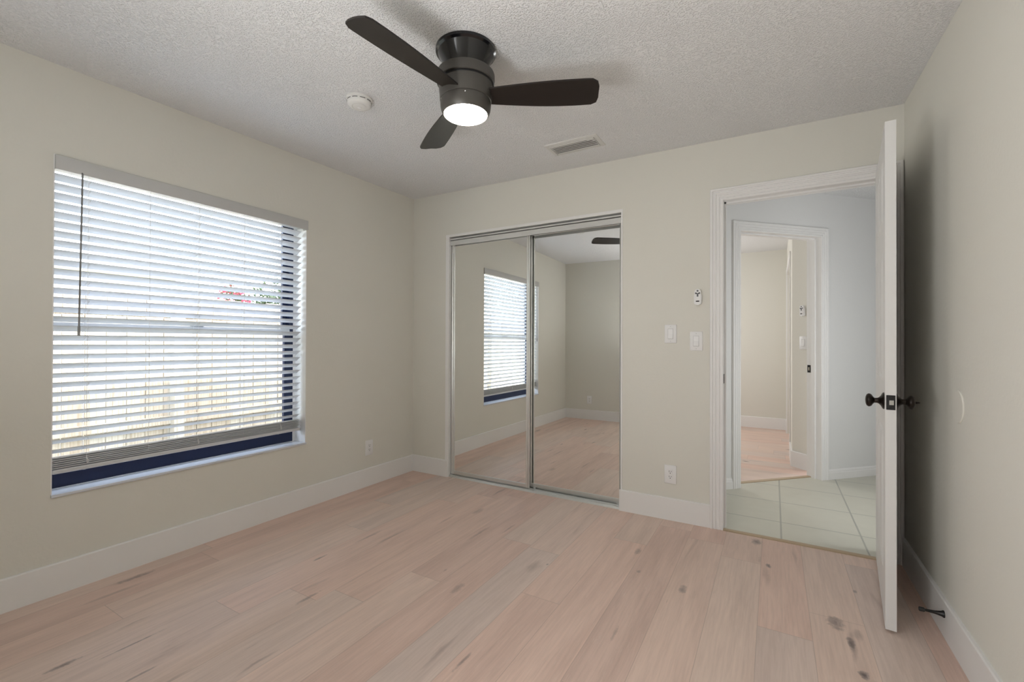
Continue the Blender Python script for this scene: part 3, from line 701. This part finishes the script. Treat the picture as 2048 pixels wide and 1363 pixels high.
# round bumper disc + spring door stop on the right wall
b = BM(); lathe(b, [(.0615, -.001), (.0620, .002), (.0600, .0045), (.054, .0050), (.002, .0052)], frame_m((W, -.790, .915), (-1, 0, 0)), 56)
tag(obj('wall_bumper', b, M_wall, smooth=30), 'flat round painted bumper disc on the right wall behind the door', 'wall bumper')
dsx = W - BT
ds = empty('door_stop', (dsx, -.683, .092), label='black tapered door stop screwed to the right baseboard', cat='door stop')
Md = Matrix.Translation((dsx, -.683, .092)) @ Matrix.Rotation(-PI / 2, 4, 'Y') @ Matrix.Rotation(math.radians(0), 4, 'X')
b = BM(); lathe(b, [(.0135, -.001), (.0135, .003), (.0100, .008), (.0065, .026), (.0048, .050), (.0048, .058)], Md, 24); part('stop_rod', b, M_black, ds, 35)
b = BM(); lathe(b, [(.0055, .057), (.0080, .059), (.0085, .072), (.0070, .075)], Md, 24); part('rubber_tip', b, M_dark, ds, 35)

# ---------------------------------------------------------------- outdoors
b = BM(); box(b, -16, -.2, -14, 14, -.35, -.22); tag(obj('ground', b, M_grass), 'grass yard outside the window', 'lawn', kind='structure')
b = BM(); box(b, -.60, 5.2, -4.2, 4.8, 2.60, 2.74); tag(obj('roof', b, M_roof), 'roof over the house, out of sight', 'roof', kind='structure')
fc = empty('wooden_fence', (-2.2, -.6, -.22), label='pale weathered board fence outside the window', cat='fence')
b = BM()
y = -6.0
while y < 5.0:
    hgt = 1.372 + random.uniform(-.004, .004); box(b, -2.222 + random.uniform(-.003, .003), -2.200, y + .003, y + .139, -.22, hgt, bev=.002, seg=1); y += .142
part('board_panel', b, M_fence, fc)
b = BM(); y = -6.0
while y < 5.0: box(b, -2.205, -2.185, y + .002, y + .140, 1.408, 1.585 + random.uniform(-.004, .004), bev=.002, seg=1); y += .142
part('top_boards', b, M_fence, fc)
for z0 in (.365, 1.30):
    b = BM(); box(b, -2.262, -2.224, -6, 5, z0, z0 + .085) if z0 > 1 else box(b, -2.199, -2.165, -6, 5, z0, z0 + .075); part('rail', b, M_fence, fc)
for yy in (-4.6, -2.1, -.98, 1.6, 4.2):
    b = BM(); box(b, -2.198, -2.11, yy, yy + .09, -.22, 1.62, bev=.004); part('post', b, M_fence, fc)
hs_ = empty('neighbor_house', (-9, -1, -.22), label='pale house beyond the fence seen between the slats', cat='house')
b = BM(); box(b, -12, -8, -9, 1.2, -.22, 2.5); part('wall', b, M_ext, hs_)
b = BM(); prism(b, [(-7.5, 2.42), (-7.5, 2.60), (-10, 3.7), (-12.5, 2.60), (-12.5, 2.42)], 0, 10.8, Matrix(((1, 0, 0, 0), (0, 0, -1, 1.5), (0, 1, 0, 0), (0, 0, 0, 1)))); part('gable_roof', b, M_roof, hs_)
def bush(name, c, r, nl, nb, label):
    rt = empty(name, (c[0], c[1], -.22), label=label, cat='shrub')
    b = BM(); tube(b, [(c[0], c[1], -.22), (c[0] + .04, c[1], .6), (c[0], c[1] + .03, c[2])], [.04, .03, .015], 8)
    for k in range(7):
        a = random.uniform(0, 6.28); tube(b, [(c[0] + .02, c[1], .6 + .1 * k), (c[0] + r * .6 * math.cos(a), c[1] + r * .6 * math.sin(a), c[2] + random.uniform(-.1, .25))], [.012, .004], 6)
    part('trunk', b, M_bark, rt)
    def cloud(n, sz, rad, m, nm, mn=.35):
        b = BM()
        for _ in range(n):
            d = Vector((random.gauss(0, 1), random.gauss(0, 1), random.gauss(0, .7))).normalized() * rad * random.uniform(mn, 1); p = Vector(c) + d
            Q = Matrix.Rotation(random.uniform(0, 6.28), 4, 'Z') @ Matrix.Rotation(random.uniform(-1.2, 1.2), 4, 'X')
            vs_ = [b.verts.new(p + Q @ Vector(v)) for v in ((0, 0, 0), (sz * .4, sz * .5, sz * .08), (0, sz, 0), (-sz * .4, sz * .5, sz * .08))]; b.faces.new(vs_)
        part(nm, b, m, rt)
    cloud(nl, .055, r, M_leaf, 'foliage'); 
    if nb: cloud(nb, .04, r * 1.05, M_blossom, 'blossoms', .9)
bush('flowering_shrub', (-2.75, -.10, 1.66), .17, 160, 260, 'shrub with pink blossoms just above the fence')
bush('leafy_shrub', (-3.1, .70, 1.66), .40, 1300, 0, 'plain green shrub to the right of the pink one')
